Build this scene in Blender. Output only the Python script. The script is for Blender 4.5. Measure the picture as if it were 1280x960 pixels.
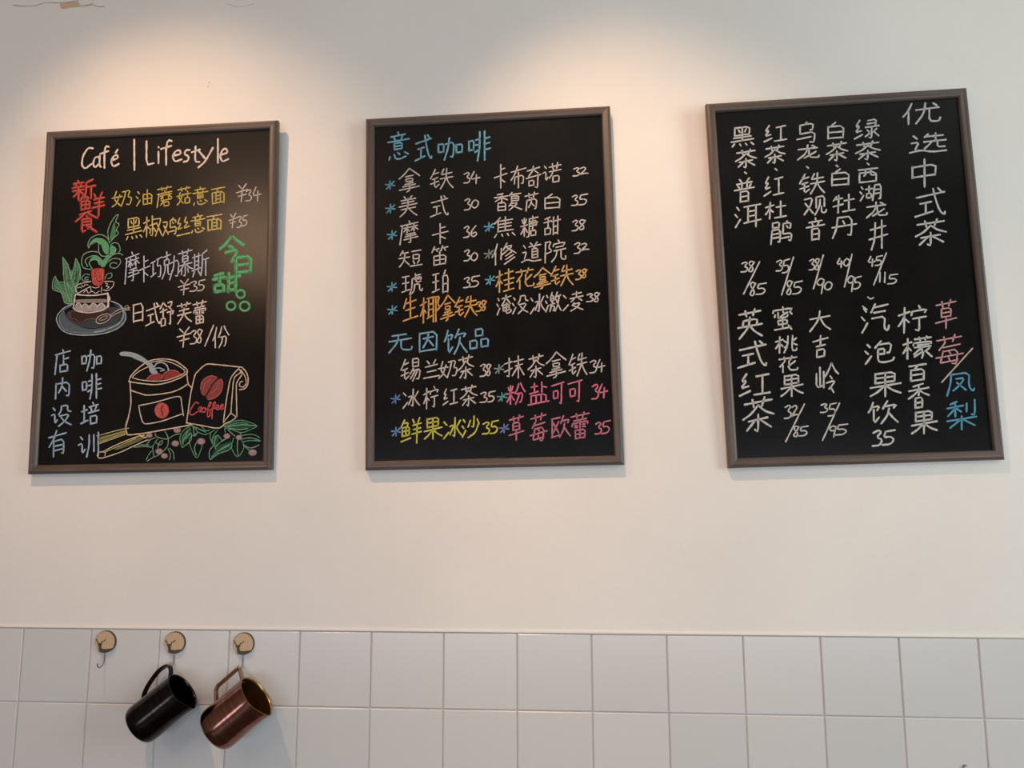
import bpy, bmesh, math, random
from mathutils import Vector, Matrix
random.seed(7)
for o in list(bpy.data.objects):
    bpy.data.objects.remove(o)
SC = bpy.context.scene
COL = SC.collection
T = 0.15            # one wall tile, metres
Z0 = 1.30           # top of the tiled splashback

# ------------------------------------------------------------ camera
F_PX = 923.0
PITCH, YAW, ROLL = 0.132, 0.067, -0.003
CAM = Vector((7.636*T, -10.34*T, Z0 + 2.028*T))
cy, sy, cp, sp = math.cos(YAW), math.sin(YAW), math.cos(PITCH), math.sin(PITCH)
FWD = Vector((-sy*cp, cy*cp, sp))
rt0 = Vector((cy, sy, 0)); up0 = rt0.cross(FWD)
RT = math.cos(ROLL)*rt0 + math.sin(ROLL)*up0
UP = -math.sin(ROLL)*rt0 + math.cos(ROLL)*up0
cd = bpy.data.cameras.new('camera'); cam = bpy.data.objects.new('camera', cd); COL.objects.link(cam)
cd.sensor_width = 36; cd.lens = 36*F_PX/1280; cd.clip_start = 0.02
cam.matrix_world = Matrix(((RT.x, UP.x, -FWD.x, CAM.x), (RT.y, UP.y, -FWD.y, CAM.y), (RT.z, UP.z, -FWD.z, CAM.z), (0, 0, 0, 1)))
SC.camera = cam
SC.view_settings.view_transform = 'Standard'
SC.view_settings.look = 'None'
SC.view_settings.gamma = 1
SC.view_settings.exposure = 0.0

# ------------------------------------------------------------ light
w = bpy.data.worlds.new('world'); SC.world = w; w.use_nodes = True
bg = w.node_tree.nodes['Background']; bg.inputs[0].default_value = (.72, .84, 1, 1); bg.inputs[1].default_value = 1.0
def lamp(name, kind, loc, target, energy, col, **kw):
    d = bpy.data.lights.new(name, kind); d.energy = energy; d.color = col
    for k, v in kw.items(): setattr(d, k, v)
    o = bpy.data.objects.new(name, d); COL.objects.link(o); o.location = loc
    o.rotation_euler = (Vector(target)-Vector(loc)).to_track_quat('-Z', 'Y').to_euler()
    return o
# two ceiling spots washing the board wall
lamp('ceiling_spot', 'SPOT', (.02, -.85, 3.22), (.38, 0, 1.74), 86, (1, .62, .36), spot_size=math.radians(60), spot_blend=1, shadow_soft_size=.03)
lamp('ceiling_spot', 'SPOT', (.98, -.85, 3.22), (1.40, 0, 1.76), 84, (1, .62, .36), spot_size=math.radians(54), spot_blend=1, shadow_soft_size=.03)
# daylight entering by the low shop window behind the camera and an added light at the right wall, which has no window
lamp('window_daylight', 'AREA', (1.3, -4.12, .88), (1.3, 0, 1.5), 66, (.80, .86, 1), shape='RECTANGLE', size=5.6, size_y=.72)
lamp('added_side_light', 'AREA', (4.22, -1.35, 2.1), (.3, 0, 2.2), 82, (.88, .98, .92), shape='RECTANGLE', size=1.7, size_y=1.9)
# the pendant hanging in the room behind the camera
lamp('pendant_bulb', 'POINT', (-.6, -2.6, 2.9), (0, 0, 0), 30, (1, .62, .38), shadow_soft_size=.26)

# ------------------------------------------------------------ helpers
def lin(c):
    return tuple((x/255/12.92 if x/255 <= .04045 else ((x/255+.055)/1.055)**2.4) for x in c)
def tag(o, label=None, cat=None, group=None, kind=None):
    if label: o['label'] = label
    if cat: o['category'] = cat
    if group: o['group'] = group
    if kind: o['kind'] = kind
    return o
def empty(name, loc=(0, 0, 0)):
    o = bpy.data.objects.new(name, None); COL.objects.link(o); o.location = loc; o.empty_display_size = .02
    return o
def link(name, me, mat=None, parent=None, smooth=False):
    o = bpy.data.objects.new(name, me); COL.objects.link(o)
    if mat: me.materials.append(mat)
    if parent: o.parent = parent
    if smooth:
        for p in me.polygons: p.use_smooth = True
    return o
def mesh(name, v, f, mat=None, parent=None, smooth=False):
    me = bpy.data.meshes.new(name); me.from_pydata([tuple(x) for x in v], [], f); me.update()
    return link(name, me, mat, parent, smooth)
def bmo(name, bm, mat=None, parent=None, smooth=False):
    me = bpy.data.meshes.new(name); bm.normal_update(); bm.to_mesh(me); bm.free()
    return link(name, me, mat, parent, smooth)
def boxv(x0, x1, y0, y1, z0, z1):
    v = [(x, y, z) for x in (x0, x1) for y in (y0, y1) for z in (z0, z1)]
    f = [(0, 1, 3, 2), (4, 6, 7, 5), (0, 4, 5, 1), (2, 3, 7, 6), (0, 2, 6, 4), (1, 5, 7, 3)]
    return v, f
def box(name, x0, x1, y0, y1, z0, z1, mat, parent=None):
    v, f = boxv(x0, x1, y0, y1, z0, z1)
    return mesh(name, v, f, mat, parent)

class Mat:
    def __init__(s, name, col, rough=.5, metal=0, **kw):
        s.m = bpy.data.materials.new(name); s.m.use_nodes = True
        s.nt = s.m.node_tree; s.b = s.nt.nodes['Principled BSDF']
        s.b.inputs['Base Color'].default_value = (*col, 1)
        s.b.inputs['Roughness'].default_value = rough; s.b.inputs['Metallic'].default_value = metal
        for k, v in kw.items(): s.b.inputs[k].default_value = v
    def n(s, t, **kw):
        nd = s.nt.nodes.new(t)
        for k, v in kw.items():
            if k in nd.inputs: nd.inputs[k].default_value = v
            else: setattr(nd, k, v)
        return nd
    def coords(s, scale=(1, 1, 1), obj=True):
        tc = s.n('ShaderNodeTexCoord'); mp = s.n('ShaderNodeMapping'); mp.inputs['Scale'].default_value = scale
        s.nt.links.new(tc.outputs['Object'], mp.inputs[0]); return mp.outputs[0]
    def noise(s, scale, detail=4, rough=.55, sc=(1, 1, 1)):
        n = s.n('ShaderNodeTexNoise'); n.inputs['Scale'].default_value = scale
        n.inputs['Detail'].default_value = detail; n.inputs['Roughness'].default_value = rough
        s.nt.links.new(s.coords(sc), n.inputs['Vector']); return n.outputs['Fac']
    def ramp(s, fac, stops):
        r = s.n('ShaderNodeValToRGB')
        while len(r.color_ramp.elements) < len(stops): r.color_ramp.elements.new(.5)
        for e, (p, c) in zip(r.color_ramp.elements, stops): e.position = p; e.color = (*c, 1)
        s.nt.links.new(fac, r.inputs[0]); return r.outputs[0]
    def to(s, out, inp): s.nt.links.new(out, s.b.inputs[inp]); return s
    def bump(s, fac, strength, dist):
        b = s.n('ShaderNodeBump'); b.inputs['Strength'].default_value = strength; b.inputs['Distance'].default_value = dist
        s.nt.links.new(fac, b.inputs['Height']); s.nt.links.new(b.outputs[0], s.b.inputs['Normal']); return s

def plaster(name, c, var=.04):
    m = Mat(name, c, .85)
    f = m.noise(2.2, 5)
    m.to(m.ramp(f, [(.3, tuple(x*(1-var) for x in c)), (.7, tuple(min(1, x*(1+var)) for x in c))]), 'Base Color')
    m.bump(m.noise(55, 5, .6), .12, .004)
    return m.m
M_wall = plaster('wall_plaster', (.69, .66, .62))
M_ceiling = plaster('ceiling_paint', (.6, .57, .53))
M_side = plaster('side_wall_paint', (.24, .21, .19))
def floor_mat():
    m = Mat('dark_floor', (.07, .055, .045), .4)
    m.to(m.ramp(m.noise(3, 6, .6, (1, 6, 1)), [(.3, (.05, .04, .03)), (.7, (.10, .075, .06))]), 'Base Color')
    return m.m
M_floor = floor_mat()
def tile_mat():
    m = Mat('white_glazed_tile', (.56, .55, .535), .22, **{'Specular IOR Level': .45})
    oi = m.n('ShaderNodeObjectInfo')
    m.to(m.ramp(oi.outputs['Random'], [(0, (.535, .535, .52)), (1, (.585, .57, .555))]), 'Base Color')
    m.bump(m.noise(14, 2), .05, .004)
    return m.m
M_tile = tile_mat()
M_grout = Mat('grey_grout', (.47, .44, .42), .9).m
M_caulk = Mat('white_caulk', (.74, .70, .66), .6).m
M_gap = Mat('dark_joint', (.42, .35, .31), .9).m  # darker brown-grey for the thin joint line
def wood_frame(vert):
    m = Mat('brown_frame_wood', (.1, .07, .055), .38)
    s = (60, 60, 2.2) if vert else (2.2, 60, 60)
    f = m.noise(1.6, 7, .65, s)
    m.to(m.ramp(f, [(.3, (.050, .035, .028)), (.55, (.088, .065, .053)), (.75, (.145, .110, .090))]), 'Base Color')
    m.bump(f, .15, .001)
    return m.m
M_frameH, M_frameV = wood_frame(False), wood_frame(True)
def panel_mat():
    m = Mat('black_board', (.012, .011, .011), .2, **{'Specular IOR Level': .26})
    m.to(m.ramp(m.noise(9, 6, .7), [(.35, (.003, .003, .003)), (.75, (.007, .0065, .0065))]), 'Base Color')
    return m.m
M_panel = panel_mat()
CH = {}
def chalk(c, a=1.0):
    k = (c, a)
    if k in CH: return CH[k]
    g_ = sum(c)/3; c = tuple(.80*x+.20*g_ for x in c); col = tuple(.86*x for x in lin(c)); dark = (.008, .007, .007)
    m = Mat('chalk', col, .9, **{'Specular IOR Level': .1})
    f = m.noise(420, 3, .7)
    lo = tuple(d+(x-d)*.62*a for d, x in zip(dark, col)); hi = tuple(d+(x-d)*a for d, x in zip(dark, col))
    m.to(m.ramp(f, [(.36, lo), (.56, hi)]), 'Base Color')
    CH[k] = m.m; return m.m

# a photo point seen from the camera, on a given plane (used only to measure where things stand)
def ray(px, py):
    return (FWD + RT*((px-640)/F_PX) + UP*((480-py)/F_PX)).normalized()
def on_plane(px, py, p0, n):
    d = ray(px, py); t = (p0-CAM).dot(n)/d.dot(n); return CAM + d*t
def on_wall(px, py, y=0.0):
    return on_plane(px, py, Vector((0, y, 0)), Vector((0, 1, 0)))

# ------------------------------------------------------------ room shell
X0, X1, Y0, Y1, ZC = -1.9, 4.3, 0.0, -4.2, 3.3
v, f = boxv(X0, X1, 0, .12, Z0+.0052, ZC)
wall = mesh('wall_back', v, f, M_wall); tag(wall, 'warm white plaster wall carrying the three menu boards', kind='structure')
lower = box('wall_lower', X0, X1, .0012, .12, 0, Z0, M_grout); lower.name = 'wall_back_lower'
tag(lower, 'grouted lower wall under the white square tiles', kind='structure')
trim = box('trim_1', X0, X1, -.0022, .10, Z0+.0013, Z0+.0052, M_caulk); tag(trim, 'thin pale caulk line along the top of the tiles', kind='structure')
gap = box('trim_2', X0, X1, .0006, .10, Z0, Z0+.0013, M_gap); tag(gap, 'dark hairline joint between tiles and caulk', kind='structure')
flo = box('floor', X0, X1, Y1, .12, -.1, 0, M_floor); tag(flo, 'dark floor', kind='structure')
cei = box('ceiling', X0, X1, Y1, .12, ZC, ZC+.1, M_ceiling); tag(cei, 'pale ceiling', kind='structure')
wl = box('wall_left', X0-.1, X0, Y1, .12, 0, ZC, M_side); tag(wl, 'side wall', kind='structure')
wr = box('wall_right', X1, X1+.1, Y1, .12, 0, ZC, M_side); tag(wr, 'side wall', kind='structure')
# wall behind the camera with the shop window opening
vs, fs = [], []
for a in ((X0, -1.6, 0, ZC), (-1.6, 4.15, 0, .5), (-1.6, 4.15, 1.26, ZC), (4.15, X1, 0, ZC)):
    v, f = boxv(a[0], a[1], Y1-.1, Y1, a[2], a[3]); n = len(vs); vs += v; fs += [tuple(i+n for i in q) for q in f]
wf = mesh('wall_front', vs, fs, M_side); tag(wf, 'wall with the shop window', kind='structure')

# wall tiles
bev, g = .0016, .0010
def tile_mesh():
    a, b, h = T/2-g, T/2-g-bev, .0024
    v = [(x, 0, z) for x, z in ((-a, -a), (a, -a), (a, a), (-a, a))] + [(x, -h+bev*.8, z) for x, z in ((-a, -a), (a, -a), (a, a), (-a, a))] + \
        [(x, -h, z) for x, z in ((-b, -b), (b, -b), (b, b), (-b, b))]
    f = [(3, 2, 1, 0)]
    for k in (0, 4):
        for i in range(4): f.append((k+i, k+(i+1) % 4, k+4+(i+1) % 4, k+4+i))
    f.append((8, 9, 10, 11))
    me = bpy.data.meshes.new('tile'); me.from_pydata(v, [], f); me.materials.append(M_tile); return me
TM = tile_mesh()
for r in range(3):
    for c in range(-4, 18):
        o = bpy.data.objects.new('tile', TM); COL.objects.link(o); o.parent = lower
        o.location = ((c+.5)*T + random.uniform(-.0002, .0002), .0014, Z0-(r+.5)*T)
        o.rotation_euler = (random.uniform(-.0035, .0035), random.uniform(-.0008, .0008), random.uniform(-.0035, .0035))

# ------------------------------------------------------------ chalk strokes
def P(s):            # "xxyy xxyy/xxyy" -> strokes in a 0-100 box
    return s
COMP = {
'kou': "0505 0895/0510 9505 8895/0892 8890",
'ri': "1503 1597/1505 8803 8597/1850 8548/1892 8592",
'mul': "0530 9520/5503 5097/5532 3055 0570/5845 9060",
'shui': "3008 6022/0538 4052/1095 4578 7562",
'cao': "0355 9740/3015 3595/7205 6390",
'jin': "5502 3025 0545/3025 9018/2548 8042/0870 9060/5045 4892 9575",
'yan': "3008 6022/0545 5538 5090 9070",
'shi': "4503 3030 1045/3525 9520 7540/5035 5095 9070",
'ren': "7503 4540 0562/5040 5098",
'xin': "0850 0385/2830 3585 6092 8570/4515 5540/7818 9750",
'huo': "1520 0585/3830 4280/6228 6875/8520 9780",
'si': "5503 1535 6030 1062 7055/0592 8075",
'nv': "4503 2050 8095/7525 4580 0597/0342 9538",
'mi': "2010 3530/8008 6530/0545 9540/5003 5098/4848 2870 0585/5248 7565 9780",
'tian': "1005 1295/1008 9205 8895/1250 8848/5008 5092/1292 8890",
'ti': "0328 9522/6003 6092 3585/0365 9552",
'mu3': "1503 1597/1505 8803 8597/1835 8533/1865 8563/1895 8593",
'you': "0530 0597/0532 9530 9097/0562 9060/0595 9092/4803 4895",
'bai': "5003 3520/[ri 12 22 88 97]",
'wang': "0510 9007/0545 8842/4810 4885/0092 9982",
'niao': "5001 4010/1512 1260/1512 8210 8035 7035/4522 5532/1260 9058 8595 6590/0078 7075",
'qian': "6503 5035/5825 9520 8535/7035 6565 4597/7055 8275 9997",
'shu': "5008 4830 3545/5010 8008 7832 9538/4052 8848 6578 3597/4860 6580 9597",
'jin1': "8803 6015/6015 6060 5297/6038 9935/8038 8099",
}
G = {
'拿': "5003 2825 0340/5003 7522 9738/3235 6833/[kou 33 43 68 57]/6862 3066/2075 7870/0586 9580/5062 5292 3897",
'铁': "[jin 0 0 42 99]/6005 5025/5030 9525/4550 9945/7203 7045 6070 4597/7250 8275 9997",
'3': "1515 5503 7818 4042 8562 6592 0888", '4': "4503 0860 9555/6530 6098",
'5': "3008 2045 6042 8565 6092 1090/3008 9005", '0': "5005 1530 1070 4595 8070 8530 5005",
'6': "7003 3035 1070 4095 8078 6555 2068", '8': "7515 4503 2522 7065 5592 2078 5050 8015",
'2': "1520 5005 7528 4560 1095/1095 5585 9592", '9': "8020 5005 2028 4550 7838 8015 7050 6097",
'1': "5503 4598", '/': "9500 0599", '¥': "2505 4525/8003 5530/1045 9035/2565 8060/5230 4598",
'*': "5010 5090/1040 9060/8520 2085", '.': "3040 6060",
'美': "3003 4015/7003 6015/1522 8818/2035 8030/0550 9543/5015 5048/1565 8860/5048 4075 1098/5565 7585 9599",
'式': "1028 9518/2050 5547/3850 3885/0592 6080/6003 6840 8080 9597 9785/7503 8515",
'馥': "3505 1510/0525 5020/3010 3048/3025 0845/3328 5040/[ri 12 52 48 97]/6503 5520/6015 9512/[ri 58 22 92 50]/6555 5575/6562 8860 5597/6070 9998",
'芮': "[cao 5 0 95 32]/2040 1597/2042 8538 8090 7092/5030 4860 3080/5060 6878",
'白': "[bai 0 0 99 99]",
'摩': "5001 5510/0818 9512/1818 0598/2530 5527/4020 4050/4030 2545/4232 5245/6028 9225/7518 7548/7530 6042/7830 9542/8055 3558/3067 8563/2579 9573/5858 5895 4892",
'卡': "5003 5050/5025 8022/0552 9545/5050 5098/5565 8078",
'焦': "3502 1030/2520 2572/2520 8516/2535 8031/2550 8046/2568 8865/5502 5566/[huo 5 75 98 98]",
'糖': "[mi 0 5 40 95]/6803 7010/4815 9812/5015 4898 3598/5528 9025 8850/4838 9735/5550 9047/7018 6865/[kou 55 70 88 97]",
'甜': "4003 1010/0528 4822/2812 2855/[kou 8 55 45 92]/6005 5895/8503 8395/5028 9922/6055 8352/6088 8386",
'短': "2003 0828/1518 4215/0345 4840/2818 2558 0590/2860 4582/5512 9508/[kou 60 28 90 55]/6262 6880/8860 8078/5092 9988",
'笛': "2003 0530/1518 4515/3018 3528/6503 5528/6015 9512/7515 8028/[you 12 28 88 97]",
'琥': "[wang 0 5 38 90]/6503 6522/6512 9010/5025 9520 9035/5025 4870 3898/6030 8530/7020 6845 9242/6252 5885 4597/6255 8552 8580 9790 9978",
'珀': "[wang 0 8 40 90]/[bai 48 3 99 98]",
'修': "[ren 0 0 30 99]/3825 3675/6003 4535/5518 8515 4055/5520 9552/7845 5562/8558 5578/9070 5098",
'道': "1010 2025/0545 2542 1575/0090 3080 6092 9990/4503 5512/8002 7012/3820 9816/6820 6030/[mu3 48 30 88 78]",
'院': "0805 0598/0808 3505 2030 3850 1058/6503 7012/4520 4230/4520 9815 9028/5535 8832/4550 9945/6052 5575 3597/7850 7888 9895 9978",
'桂': "[mul 0 2 40 98]/5020 9515/7003 7045/4548 9943/5068 9563/7050 7090/4294 9988",
'花': "[cao 3 0 95 28]/3530 1062/2555 2598/8535 5065/5530 5588 9590 9778",
'生': "2510 0845/1830 8522/5003 5090/2055 8050/0392 9885",
'椰': "[mul 0 2 32 98]/3510 7008/4210 4278/6510 6598/4232 6330/4252 6350/3482 6872/7808 7898/7810 9608 8532 9850 8060",
'淹': "[shui 0 5 28 98]/3518 9812/6503 5530 3552/6822 9548/4550 4580/4552 8848 8678/4565 8762/4580 8677/6642 6688 7095 9890 9978",
'没': "[shui 0 5 30 98]/[shu 0 0 99 99]",
'冰': "0515 2032/0392 3065/6203 6090 5082/3540 5835 3578/9018 6848/6845 8068 9888",
'激': "[shui 0 5 25 98]/4303 3815/[ri 30 18 55 45]/4248 4555/2862 6058/4062 2895/4070 5870 5590 4892/7505 6040/6828 9822/8825 7870 6097/6840 8575 9998",
'凌': "0515 1832/0392 2865/4515 8810/6503 6532/3535 9528/5538 4052/7538 9050/5558 4572/5565 8560 6585 3898/5072 9598",
'因': "0805 0897/0808 9205 9097/0895 9092/2535 7530/5015 4545 2578/5245 7575",
'无': "2012 7508/0840 9532/4515 4050 0897/5540 5585 9592 9775",
'饮': "[shi 0 0 42 98]/[qian 0 0 99 99]",
'品': "[kou 30 0 70 38]/[kou 3 52 42 95]/[kou 57 50 97 93]",
'锡': "[jin 0 0 42 99]/[ri 52 3 92 40]/6245 4568/5855 9550 8892 7590/7055 4888/8255 5898",
'兰': "2503 3820/7502 6222/1535 8528/2562 7858/0592 9888",
'奶': "[nv 0 5 52 98]/5015 8808 7548 9550 8592 7088/6515 6050 4597",
'茶': "[cao 5 0 95 28]/5022 2845 0358/5022 7242 9852/2065 8060/5048 5098 4090/4065 1590/5865 9088",
'抹': "[ti 0 3 42 96]/4825 9520/5545 9040/7003 7098/7045 4085/7245 9888",
'粉': "[mi 0 5 42 95]/6505 6025 4548/7503 8525 9945/5550 8848 8085 7090/6852 6075 4897",
'盐': "1520 4518/3003 3042/0848 4842/6503 6548/6522 8828/1555 1592/1558 8555 8592/3857 3890/6256 6290/0095 9990",
'可': "0310 9805/8008 7895 6588/[kou 15 32 55 68]",
'柠': "[mul 0 2 42 98]/7003 7512/4822 4535/4822 9818 9030/5048 9545/7248 7295 6088",
'红': "[si 0 3 45 98]/5520 9515/7518 7585/4892 9988",
'鲜': "2002 0328/1815 3815 3028/0830 0865/0832 4230 4062/0847 4245/2530 2565/0865 4262/0285 4875/5805 6520/9002 8220/5828 9824/6045 9542/5262 9957/7828 7699",
'果': "2005 2045/2008 8005 7843/2225 7823/2044 7841/5005 5098/0560 9852/4560 2580 0592/5560 7578 9890",
'沙': "[shui 0 5 30 98]/6803 6555 5548/4820 3550/8518 9542/9045 7580 3598",
'草': "[cao 5 0 95 25]/[ri 22 28 78 60]/0575 9568/5062 5099",
'莓': "[cao 5 0 95 25]/3525 1545/2838 8834/3048 2085/3050 8048 7595 6090/2085 8082/0568 9864/5052 5560/4872 5280",
'欧': "0510 4807/0812 0890/1225 4075/4025 1078/0592 5085/[qian 0 0 99 99]",
'蕾': "[cao 5 0 95 22]/2028 8026/1538 1248/1538 8835 8545/5028 5058/2545 3848/2553 3855/6245 7546/6253 7555/[tian 22 62 78 98]",
'意': "5001 5210/2015 8012/3218 3828/6816 6228/0832 9530/[ri 28 38 72 62]/[xin 10 68 95 98]",
'咖': "[kou 0 25 25 65]/3030 6525 6090 5085/4505 4050 2597/[kou 72 35 99 75]",
'啡': "[kou 0 25 25 62]/5003 5055 4098/3228 5026/3045 5043/2868 5060/7203 7299/7228 9526/7246 9544/7265 9863",
'新': "2501 2810/0815 4813/1520 2028/4018 3530/0335 5032/0552 5048/2835 2898/2855 0880/3055 4872/[jin1 0 0 99 99]",
'食': "5001 2522 0338/5001 7520 9835/5018 5528/3032 3092 4585/3033 7030 7060/3046 7045/3060 7060/7068 5578/4560 9598",
'油': "[shui 0 5 32 98]/[you 40 5 98 95]",
'蘑': "[cao 5 0 95 20]/5020 5528/0835 9530/1835 0598/4035 4060/2545 5542/7533 7560/6043 9241/4045 2860/7845 9560/3068 9065/5068 2590/[kou 45 76 80 98]",
'菇': "[cao 5 0 95 25]/2530 1558 4592/4240 2580 0597/0350 4848/5045 9842/7528 7562/[kou 55 62 92 97]",
'面': "0508 9505/4810 4025/1028 1297/1030 9028 8897/3530 3590/6530 6590/3550 6550/3570 6570/1093 8890",
'黑': "2003 2045/2005 8003 7842/3515 4028/6513 6028/2243 7840/5003 5070/1555 8550/0572 9565/[huo 5 78 98 99]",
'椒': "[mul 0 2 35 98]/4803 4840/4820 6518/3545 6840/5045 5095 4088/4060 3580/5860 6575/7020 9518 8060 6597/7035 8568 9997",
'鸡': "0520 3518 2060 0395/0838 3890/7003 6012/5015 5055/5015 8512 8530/6525 7035/5055 9052 8595 7592/4078 7874",
'丝': "2503 0832 3830 0560 4055/7003 5532 8828 5060 9552/0592 9888",
'巧': "0325 4020/2225 2275/0382 4570/5015 9810/6515 5545 9042 8592 6588",
'克': "5001 5025/1518 8514/[kou 25 28 75 52]/3855 3078 0598/6052 6088 9590 9778",
'力': "1030 8522 7592 5585/4503 4050 0597",
'慕': "[cao 5 0 95 20]/[ri 28 22 72 45]/0855 9252/4845 3065 0580/5855 7568 9875/5060 5095 4092/3072 2588/6570 7085",
'斯': "1510 1570/3808 3870/0322 5018/1538 3838/1553 3852/0072 5265/1575 0595/3575 4890/[jin1 0 0 99 99]",
'舒': "2503 0325/2503 5022/0538 5032/2525 2560/[kou 10 62 42 95]/5808 9005 7525/6022 8035/5245 9940 8855/7542 7595 6588",
'芙': "[cao 5 0 95 25]/2038 8034/0858 9553/5028 4562 0898/5258 7080 9898",
'份': "[ren 0 0 32 99]/5505 5025 3550/7003 8025 9948/4552 8550 7888 7095/6052 5578 3898",
'今': "5001 2528 0342/5001 7525 9840/3835 5545/2558 7552 5095",
'店': "5001 5510/0818 9512/1818 0598/5525 5562/5542 8539/[kou 32 62 82 95]",
'内': "1525 1298/1528 8825 8592 7088/5003 4842 2872/5045 7068",
'设': "[yan 0 5 32 92]/[shu 0 0 99 99]",
'有': "0525 9518/4503 3035 0560/3042 2898/3042 8238 8092 7088/3060 8058/3076 8074",
'培': "0335 3530/1810 1880/0085 3875/6503 7012/4520 9516/5525 6040/8522 7540/4045 9940/[kou 50 58 90 95]",
'训': "[yan 0 5 35 92]/5008 5050 3898/7010 7080/9003 9099",
'布': "0525 9518/4503 3035 0560/2848 2580/2850 8045 7882 6880/5030 5099",
'奇': "1018 9012/5002 4522 2040/5520 8035/0348 9842/[kou 20 58 55 82]/7845 7695 6288",
'诺': "[yan 0 5 32 92]/3520 9815/5205 5530/8002 7530/3542 9838/6032 5055 3572/[kou 52 62 90 96]",
'优': "[ren 0 0 32 99]/3535 9528/6005 5555 3597/7035 7088 9592 9975/8008 9020",
'选': "1010 2025/0545 2542 1575/0090 3080 6092 9990/5005 4020/4518 9015/7003 7040/3842 9838/5845 5060 4075/7542 7570 9570",
'中': "1025 1065/1028 8824 8562/1062 8560/5003 5099",
'日': "[ri 0 0 99 99]",
'普': "2803 3815/7202 6015/1522 8518/3822 3842/6222 6242/2028 2838/8026 7238/0545 9542/[ri 25 52 75 98]",
'洱': "[shui 0 5 28 98]/3515 9810/5015 5078/8012 8099/5035 8033/5055 8052/3580 9972",
'杜': "[mul 0 2 42 98]/5235 9530/7203 7290/4593 9988",
'鹃': "[kou 10 3 42 30]/1038 0597/1038 4536 4392 3590/1055 4353/1072 4370/[niao 50 3 98 97]",
'乌': "5001 4010/1512 1550/1512 8010 7838 6538/1550 9048 8595 6590/0072 7068",
'龙': "1030 9025/5003 4555 0897/5535 5585 9590 9775/8550 6070 3588/6808 8018",
'观': "0520 4015 3055 0390/0838 4288/5515 5565/5515 9012 9062/7228 7060 5097/7860 7888 9592 9978",
'音': "5001 5210/1818 8215/3220 3832/6818 6232/0538 9535/[ri 25 45 75 98]",
'牡': "1808 0530/1222 4520/2803 2598/0362 4852/5235 9530/7203 7290/4593 9988",
'丹': "2508 2060 0597/2510 8008 7892 6588/4525 5240/0350 9845",
'绿': "[si 0 3 42 98]/5512 8808 8540/5226 8724/4542 9940/7042 7095 6090/5255 6065/4585 6272/9052 7568/7865 9888",
'西': "0508 9505/3808 3845/6207 6242/1030 1095/1030 9028 8893/1092 8890/3545 3052/6242 6850 8548",
'湖': "[shui 0 5 22 98]/2530 5527/4010 4050/[kou 28 52 52 82]/6508 6055 5597/6508 9205 9090 8290/6535 9033/6558 9056",
'井': "1030 8825/0362 9855/3508 3265 1598/6803 6899",
'英': "[cao 5 0 95 25]/2538 2258/2538 7835 7855/0360 9856/5028 4562 0898/5260 7080 9898",
'蜜': "5001 5208/1012 0822/1012 9210 8520/3022 3045 7045 7235/5018 5528/1830 1540/8025 9035/7025 3045/[kou 28 54 72 74]/5048 5090/1592 8588/7580 8898",
'桃': "[mul 0 2 38 98]/5805 5560 4097/4030 5040/4268 5558/7805 7588 9590 9778/9520 8035/8048 9860",
'大': "0538 9532/5003 4545 0597/5240 7075 9897",
'吉': "0525 9518/5003 5045/2548 7845/[kou 25 60 78 97]",
'岭': "0828 0872 3868/3825 3875/2310 2370/7003 5530 4045/7003 8528 9940/6542 7252/5062 8858 7075 6082/6878 8095",
'汽': "[shui 0 5 30 98]/5003 3530/4515 9510/4532 8530/3850 8548 8288 9598 9980",
'泡': "[shui 0 5 30 98]/5503 3530/5018 9015 8555 7555/4538 6836 6558/4558 6758/4538 4588 6595 9590 9978",
'檬': "[mul 0 2 32 98]/[cao 38 0 98 20]/3828 3638/3828 9826 9535/5038 8837/4048 9547/6848 5065 3878/6558 7080 6597/6570 4088/9055 7568/7868 9995",
'百': "0508 9505/5010 3528/1530 1595/1532 8530 8293/1560 8258/1592 8290",
'香': "7003 2510/0525 9522/5010 5048/4828 2545 0355/5228 7542 9752/[ri 28 55 72 98]",
'凤': "1808 1550 0397/1810 8208 8065 9590 9978/3530 6528 5055 2578/3845 7080",
'梨': "3503 1510/0522 5518/3010 3052/3025 0848/3325 4838/6512 6540/9003 9055 8050/0565 9560/5052 5098/4565 1588/5565 9088",
'C': "9010 5502 1535 0575 3097 8080", 'a': "7515 3010 0555 2595 7070/8005 7880 9597",
'f': "9510 6502 5030 5098/1030 9028", 'e': "1045 8540 7010 3512 0850 3092 9080",
'é': "1555 8550 7030 3532 0860 3095 9085/5518 7501", 'L': "1503 1297 9090", 'i': "5003 5208/5030 5098",
's': "8510 4003 1530 7560 6092 1092", 't': "4503 4085 8592/0530 9025", 'y': "0810 4555/9003 4570 0597",
'l': "5003 5097", '|': "5003 5097",
}
def strokes(s, depth=0):
    out = []
    for part in s.split('/'):
        part = part.strip()
        if part.startswith('['):
            nm, a, b, c, d = part[1:-1].split(); a, b, c, d = float(a), float(b), float(c), float(d)
            for st in strokes(COMP[nm], depth+1):
                out.append([(a+x/100*(c-a), b+y/100*(d-b)) for x, y in st])
        else:
            out.append([(float(q[:2]), float(q[2:])) for q in part.split()])
    return out
NARROW = set('1|lity/')
def glyph(ch, box_):
    x0, y0, x1, y1 = box_
    st = strokes(G[ch])
    k = .13 if ch not in "|lL" else 0
    st = [[(x, y-k*x) for x, y in s] for s in st]
    if ch not in '|l1i':
        xs = [x for s in st for x, y in s]; ys = [y for s in st for x, y in s]
        a, b, c, d = min(xs), min(ys), max(xs), max(ys)
    else: a, b, c, d = (30 if ch == 'i' else 0), 3, (70 if ch == 'i' else 100), 97
    sx = (x1-x0)/max(c-a, 1); sy = (y1-y0)/max(d-b, 1)
    return [[(x0+(x-a)*sx + random.uniform(-.12, .12), y0+(y-b)*sy + random.uniform(-.12, .12)) for x, y in s] for s in st]
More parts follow.
